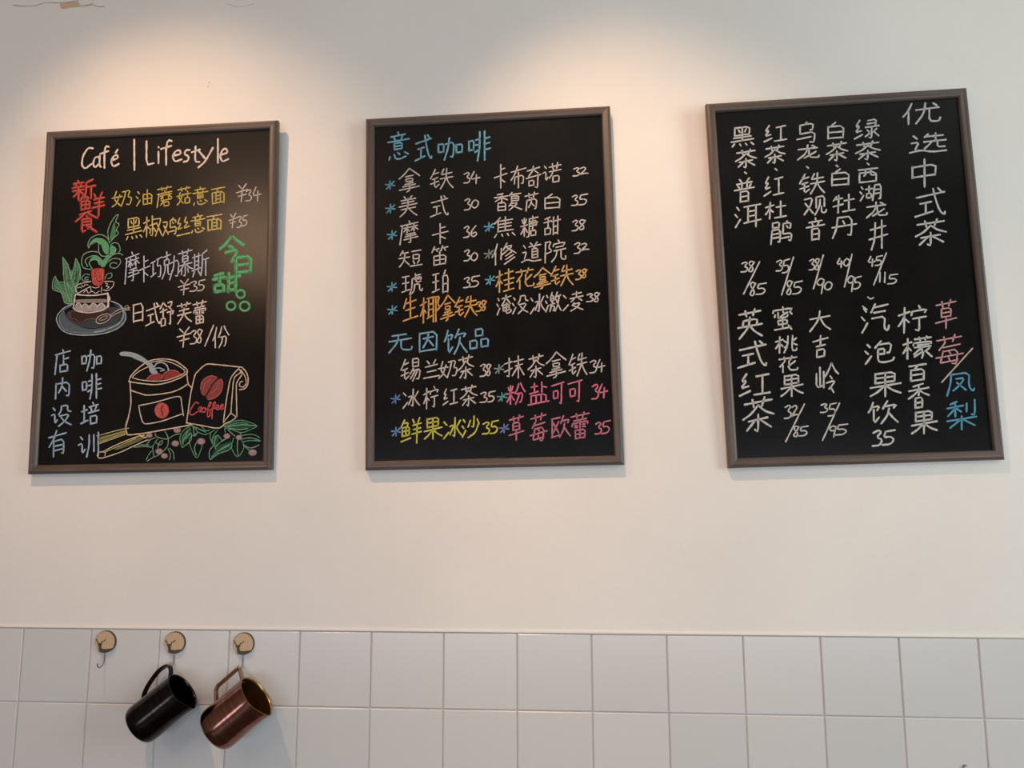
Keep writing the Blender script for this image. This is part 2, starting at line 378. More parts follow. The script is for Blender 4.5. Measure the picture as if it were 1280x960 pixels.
def chaikin(p, closed=False):
    if len(p) < 3: return p
    out = [p[0]]
    for i in range(len(p)-1):
        a, b = p[i], p[i+1]
        if i: out.append((a[0]*.78+b[0]*.22, a[1]*.78+b[1]*.22))
        if i < len(p)-2: out.append((a[0]*.22+b[0]*.78, a[1]*.22+b[1]*.78))
    out.append(p[-1]); return out
def catmull(p, n=5):
    if len(p) < 3: return p
    closed = (abs(p[0][0]-p[-1][0])+abs(p[0][1]-p[-1][1])) < .3
    q = ([p[-2]] if closed else [p[0]]) + p + ([p[1]] if closed else [p[-1]])
    out = []
    for i in range(1, len(q)-2):
        a, b, c, d = q[i-1:i+3]
        for k in range(n):
            t = k/n
            out.append(tuple(.5*((2*b[j])+(c[j]-a[j])*t+(2*a[j]-5*b[j]+4*c[j]-d[j])*t*t+(3*b[j]-a[j]-3*c[j]+d[j])*t**3) for j in (0, 1)))
    out.append(p[-1]); return out

class Board:
    """maps points of the picture on this board to board-local metres"""
    def __init__(s, X, Z, t, l, W, H):
        h = H
        ex = Vector((math.cos(t), -math.sin(l)*math.sin(t), math.sin(t)*math.cos(l)))
        ez = Vector((-math.sin(t), -math.sin(l)*math.cos(t), math.cos(t)*math.cos(l)))
        n = ex.cross(ez).normalized()
        c = Vector((X, -.0155-math.sin(l)*h/2, Z-h/2+h/2*math.cos(l)))
        s.n = n; s.o = c-n*.0150; s.ex, s.ez = ex, ez
        s.M = Matrix(((ex.x, -n.x, ez.x, s.o.x), (ex.y, -n.y, ez.y, s.o.y), (ex.z, -n.z, ez.z, s.o.z), (0, 0, 0, 1)))
        s.face = .0075; s.layer = 0
    def loc(s, p):
        q = on_plane(p[0], p[1], s.o+s.n*s.face, s.n)-s.o
        return q.dot(s.ex), q.dot(s.ez)
PXM = T/92.0
def ribbons(bd, name, sts, width, mat, parent, label=None, smooth=False, lift=0.0):
    vs, fs = [], []
    for st in sts:
        p = catmull(st) if smooth else chaikin(st)
        q = [Vector(bd.loc(a)) for a in p]
        # resample
        r = [q[0]]
        for a, b in zip(q, q[1:]):
            L = (b-a).length; n = max(1, int(L/.006))
            for i in range(1, n+1): r.append(a.lerp(b, i/n))
        r = [a for i, a in enumerate(r) if i == 0 or (a-r[i-1]).length > 1e-5]
        if len(r) < 2: continue
        # round ends
        d0 = (r[0]-r[1]).normalized(); d1 = (r[-1]-r[-2]).normalized(); hw = width*PXM/2*1.06
        r = [r[0]+d0*hw*.7] + r + [r[-1]+d1*hw*.7]
        base = len(vs); m = len(r); ph = random.random()*6
        for i, a in enumerate(r):
            t = (r[min(i+1, m-1)]-r[max(i-1, 0)]).normalized(); nn = Vector((-t.y, t.x))
            k = .45 if i in (0, m-1) else (.93+.13*math.sin(ph+i*1.7)+random.uniform(-.06, .06))
            for sgn in (1, -1):
                b = a+nn*hw*k*sgn; vs.append((b.x, -bd.face-.0002-lift, b.y))
            if i: j = base+2*i; fs.append((j-2, j-1, j+1, j))
    o = mesh(name, vs, fs, mat, parent)
    if label: tag(o, label)
    return o
def fill(bd, name, polys, mat, parent, label=None, lift=0.0, smooth=True):
    vs, fs = [], []
    for pl in polys:
        pl = catmull(pl+[pl[0]], 4)[:-1] if smooth else pl
        n = len(vs)
        for a in pl:
            q = bd.loc(a); vs.append((q[0], -bd.face-.0001-lift, q[1]))
        fs.append(tuple(range(n, n+len(pl))))
    o = mesh(name, vs, fs, mat, parent)
    bm = bmesh.new(); bm.from_mesh(o.data); bmesh.ops.triangulate(bm, faces=bm.faces[:]); bm.normal_update()
    for fc in bm.faces:
        if fc.normal.y > 0: fc.normal_flip()
    bm.to_mesh(o.data); bm.free()
    if label: tag(o, label)
    return o

# ------------------------------------------------------------ menu boards
BW, BH = 3.606*T, 5.191*T
PROF = [(0, 0), (0, .0105), (.0022, .0142), (.0062, .0158), (.0105, .0150), (.0140, .0148), (.0172, .0138), (.0195, .0105), (.0195, .0055)]
def make_board(par, label):
    bd = Board(*par, BW, BH)
    root = empty('menu_chalkboard'); root.matrix_world = bd.M
    tag(root, label, 'chalkboard', 'framed chalkboards hung in a row')
    cs = [(-BW/2, -BH/2), (BW/2, -BH/2), (BW/2, BH/2), (-BW/2, BH/2)]
    for i in range(4):
        a, b = cs[i], cs[(i+1) % 4]
        vs, fs = [], []
        for (cx, cz) in (a, b):
            sx, sz = (1 if cx < 0 else -1), (1 if cz < 0 else -1)
            for d, h in PROF: vs.append((cx+sx*d, -h, cz+sz*d))
        n = len(PROF)
        for k in range(n): fs.append((k, (k+1) % n, n+(k+1) % n, n+k))
        fs += [tuple(range(n))[::-1], tuple(range(n, 2*n))]
        o = mesh('frame_rail', vs, fs, M_frameH if i % 2 == 0 else M_frameV, root)
        bm = bmesh.new(); bm.from_mesh(o.data); bmesh.ops.recalc_face_normals(bm, faces=bm.faces[:]); bm.to_mesh(o.data); bm.free()
    e = .018
    box('panel', -BW/2+e, BW/2-e, -bd.face, -.001, -BH/2+e, BH/2-e, M_panel, root)
    return bd, root
b1, r1 = make_board((1.695*T, Z0+4.776*T, .014, .020), 'left chalkboard with cafe lettering, coffee sack drawing and green sweet of the day')
b2, r2 = make_board((6.638*T, Z0+4.820*T, .018, .014), 'middle chalkboard listing coffee drinks with star marks and prices in rows')
b3, r3 = make_board((11.624*T, Z0+4.847*T, .027, .026), 'right chalkboard with tea menu written in vertical columns')

ORG = {'A': (30, 140, 4), 'B': (30, 360, 4), 'C': (450, 125, 4), 'D': (460, 355, 4), 'E': (880, 100, 4), 'F': (900, 320, 4),
       '1': (60, 260, 10.667), '2': (60, 340, 10.667), '3': (110, 430, 9.143), '4': (220, 440, 10.667), '5': (110, 500, 10.667), '6': (220, 500, 10.667),
       '7': (240, 280, 8), '8': (80, 215, 11.3)}
def conv(o, x, y):
    a, b, s = ORG[o]; return (a+x/s, b+y/s)
WHITE, CREAM, YEL, RED, BLUE, CYAN = (205, 192, 184), (225, 205, 190), (205, 178, 80), (205, 72, 62), (135, 175, 205), (105, 178, 205)
ORANGE, PINK, MAUVE, GREEN, YG = (222, 160, 80), (222, 105, 140), (200, 110, 135), (95, 190, 125), (205, 200, 70)
def line(bd, root, org, col, wd, txt, boxes, label, dbl=False):
    sts = []
    for ch, bx in zip(txt, boxes):
        if len(bx) == 2:   # a star mark or dot centred here
            r = 24 if ch == '*' else 4.5
            bx = (bx[0]-r, bx[1]-r*.9, bx[0]+r, bx[1]+r*.9)
        p0 = conv(org, bx[0], bx[1]); p1 = conv(org, bx[2], bx[3])
        sts += glyph(ch, (*p0, *p1))
    ribbons(bd, 'chalk_lettering', sts, wd, chalk(col), root, label)
    return sts
# --- board 1
line(b1, r1, 'A', CREAM, 2.6, 'Café|Lifestyle', [(288, 178, 345, 285), (345, 218, 385, 280), (382, 170, 425, 280), (435, 188, 475, 275), (530, 138, 574, 290), (612, 145, 650, 265),
    (655, 180, 690, 262), (685, 140, 740, 265), (742, 190, 790, 250), (798, 190, 830, 250), (838, 172, 880, 250), (872, 178, 945, 278), (945, 135, 995, 255), (980, 182, 1022, 250)], 'cream chalk heading Café | Lifestyle')
L = [(440, 390, 540, 475), (562, 388, 640, 470), (665, 370, 740, 478), (765, 372, 835, 465), (845, 375, 920, 465), (938, 375, 1005, 462)]
line(b1, r1, 'A', YEL, 1.7, '奶油蘑菇意面', L, 'yellow chalk line 奶油蘑菇意面')
line(b1, r1, 'A', WHITE, 1.5, '¥34', [(1062, 358, 1118, 450), (1108, 388, 1140, 445), (1142, 375, 1185, 445)], 'white chalk price ¥34')
line(b1, r1, 'A', (215, 190, 105), 1.7, '黑椒鸡丝意面', [(508, 525, 590, 640), (598, 520, 690, 625), (695, 530, 762, 620), (765, 525, 830, 620), (835, 510, 905, 605), (915, 512, 990, 595)], 'yellow chalk line 黑椒鸡丝意面')
line(b1, r1, 'A', WHITE, 1.4, '¥35', [(1025, 505, 1065, 580), (1063, 520, 1090, 578), (1090, 515, 1118, 570)], 'white chalk price ¥35 beside yellow line')
line(b1, r1, 'A', (190, 195, 220), 1.6, '摩卡巧克力慕斯', [(505, 700, 575, 860), (570, 720, 630, 850), (635, 725, 690, 825), (690, 700, 740, 835), (728, 720, 775, 840), (770, 685, 845, 820), (840, 690, 925, 825)], 'pale lilac chalk line 摩卡巧克力慕斯')
line(b1, r1, 'A', WHITE, 1.6, '¥35', [(772, 835, 830, 915), (830, 845, 868, 897), (868, 838, 905, 894)], 'white chalk price ¥35')
line(b1, r1, 'B', CREAM, 1.8, '日式舒芙蕾', [(548, 75, 595, 172), (608, 75, 680, 190), (680, 65, 750, 192), (768, 70, 838, 180), (845, 62, 912, 180)], 'cream chalk line 日式舒芙蕾')
line(b1, r1, 'B', CREAM, 1.7, '¥38/份', [(765, 195, 835, 295), (832, 210, 866, 280), (864, 205, 892, 277), (905, 185, 948, 290), (945, 190, 1025, 300)], 'cream chalk price ¥38/份')
line(b1, r1, 'B', (150, 185, 210), 2.1, '店内设有', [(155, 308, 232, 432), (158, 450, 228, 555), (138, 585, 235, 692), (125, 712, 212, 845)], 'light blue vertical chalk line 店内设有')
line(b1, r1, 'B', (165, 190, 215), 2.1, '咖啡培训', [(290, 310, 388, 415), (292, 428, 388, 555), (285, 572, 375, 680), (272, 722, 372, 845)], 'light blue vertical chalk line 咖啡培训')
# bold outlined headings: several passes of the chalk side by side
def bold(bd, root, org, dark, light, txt, boxes, label, wd):
    sts = []; s2 = []
    for ch, bx in zip(txt, boxes):
        p0 = conv(org, bx[0], bx[1]); p1 = conv(org, bx[2], bx[3])
        for s in glyph(ch, (*p0, *p1)):
            sts.append(s)
            s2.append([(x+.7, y-.5) for x, y in s])
    ribbons(bd, 'chalk_lettering', sts, wd, chalk(dark, .85), root, label)
    ribbons(bd, 'chalk_lettering', s2, .7, chalk(light), root, label + ', lighter edge strokes', lift=.0002)
bold(b1, r1, 'A', (190, 48, 44), (235, 120, 100), '新鲜食', [(242, 338, 358, 440), (278, 402, 402, 520), (258, 502, 368, 602)], 'bold red chalk heading 新鲜食', 3.5)
bold(b1, r1, '7', (80, 185, 110), (140, 215, 150), '今日甜', [(280, 120, 520, 380), (440, 320, 590, 495), (212, 482, 480, 680)], 'bold green chalk heading 今日甜品', 4.8)
sts = []
for cx, cy_, r in ((300.9, 367.5, 5.2), (288.8, 382.3, 5.4), (305.9, 382.8, 6.0)):
    sts.append([(cx+r*math.cos(a*math.pi/6), cy_+r*.95*math.sin(a*math.pi/6)) for a in range(13)])
ribbons(b1, 'chalk_lettering', sts, 2.8, chalk((90, 185, 115)), r1, 'three green chalk rings ending the sweet of the day heading', smooth=True)

def D(bd, root, name, label, items, lift=0.0):
    """items: (region, colour, width, kind, points) ; kinds l line, s smooth, f fill ; one mesh per colour and kind"""
    grp = {}
    for org, col, wd, kind, pts in items:
        q = [conv(org, *map(float, p.split(','))) for p in pts.split()]
        grp.setdefault((col, wd, kind), []).append(q)
    order = sorted(grp, key=lambda k: 0 if k[2][0] == 'f' else 1)
    first = None
    for i, k in enumerate(order):
        col, wd, kind = k
        if kind[0] == 'f':
            o = fill(bd, name if first is None else 'chalk_shading', grp[k], chalk(col, wd), root if first is None else first, None, lift=lift+i*.00008)
        else:
            o = ribbons(bd, name if first is None else 'chalk_line', grp[k], wd, chalk(col), root if first is None else first, None, smooth=(kind == 's'), lift=lift+.0004+i*.00005)
        if first is None: first = o; tag(o, label)
    return first
GR, GD, GP = (85, 165, 115), (50, 120, 80), (125, 175, 140)
def circ(cx, cy_, rx, ry, n=12): return ' '.join('%g,%g' % (cx+rx*math.cos(a*2*math.pi/n), cy_+ry*math.sin(a*2*math.pi/n)) for a in range(n+1))
D(b1, r1, 'chalk_drawing', 'green chalk plant with curled leaves above the cake drawing', [
 ('1', GR, .55, 'f', "860,240 890,190 900,260 905,340 850,430 825,400"),
 ('1', (90, 180, 125), .8, 'f', "560,500 580,440 640,400 730,410 800,470 815,560 790,620 740,580 700,480 640,460 580,490"),
 ('1', (90, 180, 125), .8, 'f', "560,700 600,650 660,645 720,700 790,640 860,620 800,700 760,780 710,780 660,700"),
 ('1', (90, 180, 125), .8, 'f', "830,520 870,500 910,560 880,620 830,630"),
 ('1', GR, .55, 'f', "200,680 280,790 300,960 215,960"),
 ('1', GR, .55, 'f', "375,700 435,810 420,960 330,960"),
 ('2', GR, .55, 'f', "100,80 80,220 180,260 230,400 320,410 370,290 420,0 215,0 250,150 150,140"),
 ('1', GP, 1.1, 's', "820,470 800,330 830,220 900,110 940,95 905,180 950,220 915,290 940,340 880,400 830,460"),
 ('1', GP, 1.1, 's', "545,540 535,480 580,400 680,355 770,380 810,430"),
 ('1', GP, 1.1, 's', "680,480 680,580 720,640 790,640 830,600"),
 ('1', GP, 1.1, 's', "545,540 570,470 640,440 690,480"),
 ('1', GP, 1.1, 's', "580,820 480,800 450,720 480,620 580,580 670,590"),
 ('1', GP, 1.1, 's', "530,780 500,700 560,650 650,640 720,700 740,780"),
 ('1', GP, 1.1, 's', "590,810 550,730 600,690 650,690 690,760"),
 ('1', GP, 1.1, 's', "830,500 880,465 940,480 965,560 930,610"),
 ('1', GP, 1.1, 's', "830,540 880,520 910,560 870,610 830,600"),
 ('1', GP, 1.1, 's', "740,770 790,700 880,620 960,610 1000,630"),
 ('1', GP, 1.1, 's', "780,740 860,680 950,680 970,730 910,800 840,790 830,750 870,730 920,740"),
 ('1', GP, 1.1, 'l', "200,655 210,800 215,960"), ('1', GP, 1.1, 'l', "200,655 285,780 300,960"),
 ('1', GP, 1.1, 'l', "375,670 330,880 300,960"), ('1', GP, 1.1, 'l', "375,670 440,800 430,960"),
 ('1', GP, .6, 'l', "225,750 250,960"), ('1', GP, .6, 'l', "245,780 275,960"), ('1', GP, .6, 'l', "375,740 360,960"), ('1', GP, .6, 'l', "400,780 395,960"),
 ('2', GP, 1.1, 'l', "205,0 215,100 240,250 300,400"), ('2', GP, 1.1, 'l', "430,0 400,150 375,260"), ('2', GP, .8, 'l', "300,0 330,130 400,290"),
 ('2', GP, .8, 'l', "240,0 270,200 320,400"), ('2', GP, .8, 'l', "360,0 330,200 310,400"), ('2', GP, .7, 'l', "130,150 220,280 290,400"), ('2', GP, .7, 'l', "90,180 210,290 260,400"),
 ('2', GP, 1.1, 's', "100,55 70,120 70,230 170,270 200,330 230,410 300,425 360,400"), ('2', GP, 1.1, 's', "100,55 140,130 250,150 340,270"),
 ('2', GP, 1.0, 's', "560,40 500,30 455,80 480,120 560,125"), ('2', GP, 1.0, 's', "545,70 500,75 500,105 540,100"), ('2', GP, 1.0, 's', "760,100 790,30 850,20 850,70 800,90"),
])
D(b1, r1, 'chalk_drawing', 'red chalk rose on top of the cake drawing', [
 ('2', (195, 60, 52), .9, 'f', "590,-30 740,-45 755,20 748,90 735,150 690,190 620,170 590,100"),
 ('2', (240, 110, 95), .8, 's', "690,160 640,100 650,20 710,-10 730,60 690,110 660,70 690,20"),
 ('2', (240, 110, 95), .8, 's', "600,-20 620,80 600,140 660,180"), ('2', (240, 110, 95), .8, 'l', "740,-40 735,100"), ('2', (60, 20, 18), .7, 's', "620,10 640,60 670,130 720,110"),
 ('2', (240, 110, 95), .8, 'l', "715,-40 700,40"),
], lift=.0008)
CK = (215, 198, 188)
D(b1, r1, 'chalk_drawing', 'chalk layer cake on a grey blue plate with a spoon', [
 ('2', (95, 108, 122), .75, 'f', "215,520 150,590 145,680 210,770 340,820 560,830 770,800 940,735 1020,640 1020,550 960,470 880,420 980,520 960,640 820,720 560,760 360,700 240,600"),
 ('2', (75, 82, 92), .6, 'f', "240,590 360,500 900,470 970,560 940,650 800,720 560,750 360,700"),
 ('2', (70, 45, 38), .8, 'f', "300,540 420,530 560,560 760,530 800,500 820,560 700,600 560,620 440,690 320,630"),
 ('2', (160, 145, 138), .75, 'f', "372,370 790,362 790,405 600,412 372,408"),
 ('2', (178, 165, 162), .8, 'f', "355,500 375,440 410,415 450,440 490,425 540,450 600,418 650,440 710,418 760,440 785,480 740,505 520,530 420,520"),
 ('2', (160, 185, 200), 1.3, 's', "330,430 220,480 130,580 125,670 200,780 340,832 560,842 780,812 950,742 1035,640 1030,540 960,440 840,388"),
 ('2', (130, 150, 165), .8, 's', "320,450 230,500 160,590 160,680 220,760 360,805 560,815 760,790"),
 ('2', (170, 195, 195), 1.0, 's', "960,440 1010,530 990,640 900,720 740,780 620,800"),
 ('2', CK, 1.0, 's', "370,195 430,160 580,125"), ('2', CK, 1.0, 'l', "370,195 368,245 400,285"), ('2', CK, 1.2, 'l', "400,288 560,200"),
 ('2', CK, 1.0, 'l', "750,128 890,125 870,200 800,255 740,240"), ('2', CK, 1.0, 'l', "720,200 715,275"), ('2', CK, .9, 's', "565,190 580,250 560,280"),
 ('2', CK, .9, 's', "405,215 430,205 450,215"), ('2', CK, .9, 's', "450,180 480,200 500,170 540,175"), ('2', CK, .9, 's', "770,150 800,165 780,190 820,200 790,225"),
 ('2', CK, .9, 's', "480,280 520,240 540,280 600,260 640,285 690,255"), ('2', CK, .8, 's', "590,200 640,215 690,200"),
 ('2', CK, 1.8, 's', "375,300 500,312 640,312 800,288"), ('2', CK, 1.6, 's', "372,300 355,400 345,480"),
 ('2', CK, 1.5, 's', "340,478 380,515 450,535 540,545 640,532 740,508 800,465"), ('2', CK, 2.6, 's', "800,285 812,360 806,470"), ('2', CK, 1.4, 's', "800,290 830,350 822,385"),
 ('2', (225, 212, 205), .9, 's', "375,450 400,415 440,430 455,470 490,430 530,440 550,480 600,420 640,430 660,470 700,425 745,430 765,475"),
 ('2', (120, 85, 75), .9, 'l', "310,625 370,625 430,690 500,650 560,620 640,635 690,600"), ('2', (120, 85, 75), .9, 'l', "310,540 310,625"),
 ('2', (190, 170, 155), 1.1, 's', "650,640 690,590 780,560 840,580 810,645 720,688 660,680 650,640"), ('2', (190, 170, 155), .8, 's', "690,640 740,595 800,590 770,630 700,650"),
 ('2', (190, 170, 155), 1.0, 'l', "835,585 900,530 980,490 1100,480"), ('2', (190, 170, 155), 1.0, 'l', "835,610 920,555 1040,505 1100,510"),
 ('2', (190, 170, 155), .9, 's', "1030,470 1060,450 1090,480 1060,510 1040,490"),
], lift=.0002)
OC = (222, 192, 160)
D(b1, r1, 'chalk_drawing', 'chalk coffee sack with a red bean label and scoop', [
 ('3', (175, 62, 58), .8, 'f', "672,405 740,350 820,342 880,360 835,412"), ('3', (175, 62, 58), .8, 'f', "842,400 890,325 970,300 1040,320 1062,352 980,392"),
 ('3', (215, 85, 78), .9, 'f', circ(845, 760, 82, 90)[:-1].rsplit(' ', 1)[0]),
 ('3', (160, 175, 182), .9, 'f', "365,105 400,88 480,92 560,112 640,155 700,205 745,235 765,280 800,330 760,348 715,325 690,260 640,215 560,180 480,145 400,138 370,128"),
 ('3', OC, 1.5, 's', "470,430 500,360 600,260 720,190 870,172 1000,195 1110,270 1140,310 1130,340"),
 ('3', OC, 1.2, 's', "510,380 570,325 640,285 690,262"), ('3', OC, 1.2, 's', "720,212 860,192 1000,232 1110,310 1050,362 900,415 750,425 600,410 510,385"),
 ('3', OC, 1.5, 's', "468,430 600,450 760,465 900,445 1050,390 1130,340"), ('3', OC, 1.5, 'l', "485,435 490,530"),
 ('3', OC, 1.5, 's', "490,530 600,565 680,585 850,570 980,545 1080,500 1140,460"), ('3', OC, 1.5, 'l', "1132,320 1145,460 1190,500"),
 ('3', OC, 1.6, 's', "490,535 495,680 470,820 435,960"), ('5', OC, 1.6, 's', "530,260 510,340 510,400 530,465"),
 ('5', OC, 1.6, 's', "530,465 600,462 780,440 1000,400 1280,350 1420,318"),
 ('3', (215, 195, 175), 1.4, 'l', "585,705 740,675 870,640 1000,602 1065,600 1075,690 1095,820"), ('3', (215, 195, 175), 1.4, 'l', "1095,795 980,835 860,880 720,910 635,915 600,800 585,705"),
 ('3', (110, 30, 28), 1.0, 's', "860,700 840,750 855,790 850,825"), ('3', (235, 120, 110), .7, 's', "800,710 790,770 820,820"), ('3', (235, 120, 110), .7, 's', "890,710 900,770 880,810"),
 ('3', (165, 185, 190), 1.7, 's', "765,262 790,225 850,212 905,245 925,300"), ('3', (165, 185, 190), 1.2, 's', "770,280 820,275 880,300 830,310"),
 ('3', (225, 110, 100), .9, 's', "672,405 740,350 820,342"), ('3', (225, 110, 100), .9, 's', "842,395 890,325 970,300 1040,320"),
], lift=.0006)
D(b1, r1, 'chalk_drawing', 'chalk paper coffee bag with folded top and red bean', [
 ('4', (170, 72, 66), .8, 'f', "330,500 340,410 400,345 480,315 550,335 560,360 600,355 630,400 625,490 580,570 510,620 430,640 395,590 350,570"),
 ('4', OC, 1.5, 's', "145,940 165,800 200,560 255,320 300,255 400,170 500,165 840,200 890,212 950,290 965,400 930,480 850,505"),
 ('4', OC, 1.2, 's', "870,240 925,330 938,420 895,468 850,450 862,400 895,395"),
 ('4', OC, 1.4, 's', "845,215 740,340 700,500 660,750 635,940"), ('4', OC, 1.4, 's', "845,230 862,275 780,350 755,560 735,815"), ('4', OC, 1.4, 's', "868,255 882,300 820,400 808,480 815,860"),
 ('4', OC, 1.4, 'l', "735,815 812,868 760,910 640,965"), ('4', OC, 1.3, 'l', "735,815 640,935"), ('6', OC, 1.5, 'l', "140,305 290,330 570,385 640,335"),
 ('4', (40, 16, 14), 1.2, 's', "570,350 490,430 440,520 395,600"), ('4', (215, 110, 100), .8, 's', "330,500 345,410 400,345 480,318 545,335"), ('4', (215, 110, 100), .8, 's', "610,365 628,430 600,540 520,615 430,638"),
 ('4', (215, 110, 100), .6, 's', "370,520 390,430 470,360"), ('4', (215, 110, 100), .6, 's', "470,560 540,500 580,420"),
], lift=.0006)
RS = (222, 78, 88)
ribbons(b1, 'chalk_lettering', [[conv('4', *map(float, p.split(','))) for p in s.split()] for s in (
 "305,690 270,670 215,740 185,815 225,838 300,790", "300,765 325,735 345,745 320,790 345,800", "390,745 360,750 350,795 385,800 400,755 420,765",
 "420,770 470,690 455,670 430,760 425,860 455,850 460,790 440,770", "470,770 530,690 510,670 490,760 485,890", "490,760 530,740", "530,755 570,735 565,705 535,735 550,770 590,755", "590,750 635,715 615,700 590,745 610,765 645,745")],
 1.6, chalk(RS), r1, 'red cursive word Coffee on the drawn bag', smooth=True, lift=.0011)
ST, LP = (205, 195, 120), (185, 140, 145)
def flower(o, x, y, r=45):
    return [(o, LP, .75, 'f', circ(x, y, r, r*.8, 9).rsplit(' ', 1)[0]), (o, (215, 175, 175), .8, 's', circ(x, y, r*.45, r*.35, 7))]
lv = "s"
items = [
 ('5', (150, 140, 75), .6, 'f', "150,500 300,455 500,400 500,450 180,560"), ('5', (150, 140, 75), .6, 'f', "380,640 650,510 780,490 640,570 400,660"),
 ('5', ST, 1.1, 'l', "120,480 300,430 500,378 548,376"), ('5', ST, 1.1, 'l', "130,590 300,530 500,458"), ('5', ST, .7, 'l', "150,520 500,415"), ('5', ST, .7, 'l', "160,560 500,435"),
 ('5', (220, 200, 165), 1.2, 's', "200,690 400,590 650,492 760,470"), ('5', (220, 200, 165), 1.3, 's', "200,690 150,700 128,740 165,775 260,755 450,690 620,610 800,530"),
 ('5', ST, .9, 'l', "215,700 400,620 640,510"), ('5', (220, 200, 165), 1.0, 's', "200,690 235,705 230,745"), ('5', (235, 215, 110), 1.4, 'l', "690,470 770,510 800,475"),
]
D(b1, r1, 'chalk_drawing', 'yellow chalk cinnamon sticks under the sack', items, lift=.0003)
items = [('5', GP, 1.0, 's', s) for s in ("620,620 720,560 830,530 900,500", "620,630 760,620 850,625 900,560", "650,600 820,600", "830,540 780,600", "900,440 920,490 1050,520 1150,470 1230,450",
  "1030,420 1070,500 1060,620 960,720 880,760", "930,520 870,620 880,740 900,760", "780,795 820,720 850,680", "790,815 880,760 940,740", "1090,640 1140,700 1150,800", "1070,650 1100,720 1090,800", "900,560 960,600 1000,560", "1000,540 960,560 930,640")]
items += [('6', GP if i % 2 else GR, 1.1, 's', s) for i, s in enumerate(("200,340 110,400 60,480 60,560 85,630", "90,632 200,540 200,440 130,520", "190,380 100,480 100,600", "160,420 90,560", "210,340 290,430 190,500 190,600 275,770 340,650 350,600", "230,340 250,480 290,430",
  "300,430 400,460 520,400", "250,360 340,400 400,430", "340,350 400,410 450,400", "280,560 250,640 275,740", "560,400 490,500 500,620", "495,620 450,680 460,790 560,720 700,670 750,610", "470,430 460,500 500,610", "540,480 515,570 530,650",
  "500,500 560,470 600,520 620,540", "520,640 600,560 700,500", "480,760 620,640 740,580", "560,680 720,600", "640,355 730,305 850,270 960,290 1080,345 1000,390 880,435 760,400 650,370", "660,358 800,340 900,330 1070,345", "700,340 860,300 960,320", "700,375 850,395 960,380",
  "775,500 745,600 760,680 830,755 910,630 870,520", "825,520 820,640 830,740", "880,475 980,458 1060,470 1120,505", "890,520 1000,505 1130,545", "890,560 1000,540 1120,550", "900,600 1000,640 1110,600", "650,370 660,430", "700,400 750,450 790,480", "920,620 980,670", "860,440 870,480"))]
items += flower('5', 820, 470, 42) + flower('5', 1165, 580, 50) + flower('5', 950, 685, 50) + flower('5', 1020, 745, 45) + flower('5', 1190, 400, 50) + flower('6', 335, 552, 55) + flower('6', 680, 480, 45) + flower('6', 840, 500, 42) + flower('6', 1022, 700, 55)
items += [('6', GD, .5, 'f', "190,360 80,480 80,590 190,470"), ('6', GD, .5, 'f', "540,640 480,770 700,650 740,560 640,580"), ('6', GD, .5, 'f', "700,340 860,290 1020,345 880,400 720,380"), ('6', GD, .5, 'f', "500,500 520,640 580,480")]
D(b1, r1, 'chalk_drawing', 'green chalk leaves with small pink flowers along the bottom', items, lift=.0002)

# --- board 2
line(b2, r2, 'C', CYAN, 2.3, '意式咖啡', [(140, 160, 245, 300), (275, 175, 358, 305), (392, 190, 512, 300), (545, 155, 652, 305)], 'sky blue chalk heading 意式咖啡')
W2 = (200, 190, 184)
def row(bd, root, org, col, txt, boxes, wd=1.7, cname='white', star=None, scol=(85, 165, 200)):
    if star: line(bd, root, org, scol, 1.7, '*', [star], 'blue chalk star mark before ' + txt)
    line(bd, root, org, col, wd, txt, boxes, cname + ' chalk line ' + txt)
row(b2, r2, 'C', W2, '拿铁34', [(195, 342, 298, 460), (352, 342, 465, 445), (518, 362, 552, 415), (550, 358, 600, 418)], star=(150, 425))
row(b2, r2, 'C', W2, '卡布奇诺32', [(672, 322, 735, 440), (755, 330, 830, 440), (830, 330, 905, 440), (915, 312, 1005, 412), (1065, 338, 1100, 380), (1100, 335, 1140, 372)])
row(b2, r2, 'C', W2, '美式30', [(195, 478, 285, 585), (352, 478, 440, 585), (522, 492, 555, 550), (558, 498, 592, 542)], star=(152, 543))
row(b2, r2, 'C', W2, '馥芮白35', [(672, 462, 810, 555), (825, 460, 890, 555), (925, 470, 1000, 545), (1058, 475, 1092, 528), (1092, 470, 1138, 525)])
row(b2, r2, 'C', W2, '摩卡36', [(200, 605, 290, 725), (362, 618, 440, 718), (518, 630, 550, 688), (552, 628, 585, 685)], star=(160, 675))
row(b2, r2, 'C', W2, '焦糖甜38', [(672, 585, 775, 688), (805, 580, 890, 685), (920, 580, 1002, 675), (1060, 600, 1092, 655), (1092, 598, 1128, 650)], star=(645, 635))
row(b2, r2, 'C', W2, '短笛30', [(195, 750, 310, 835), (360, 728, 440, 828), (520, 748, 552, 805), (555, 762, 588, 805)])
row(b2, r2, 'C', W2, '修道院32', [(660, 715, 780, 825), (808, 710, 905, 812), (925, 700, 1028, 815), (1070, 712, 1105, 768), (1105, 715, 1145, 752)], star=(645, 770), scol=(120, 140, 135))
row(b2, r2, 'C', W2, '琥珀35', [(210, 868, 312, 972), (362, 850, 440, 965), (518, 885, 552, 938), (550, 878, 598, 935)], star=(160, 935))
row(b2, r2, 'C', (215, 165, 95), '桂花拿铁38', [(680, 845, 770, 962), (780, 840, 870, 945), (870, 838, 955, 945), (955, 825, 1065, 930), (1078, 848, 1108, 898), (1108, 845, 1135, 890)], 1.9, 'orange', (650, 900))
row(b2, r2, 'D', ORANGE, '生椰拿铁38', [(175, 60, 250, 185), (262, 60, 360, 195), (362, 55, 435, 185), (435, 60, 545, 165), (540, 88, 570, 137), (565, 82, 592, 134)], 1.9, 'orange', (122, 130))
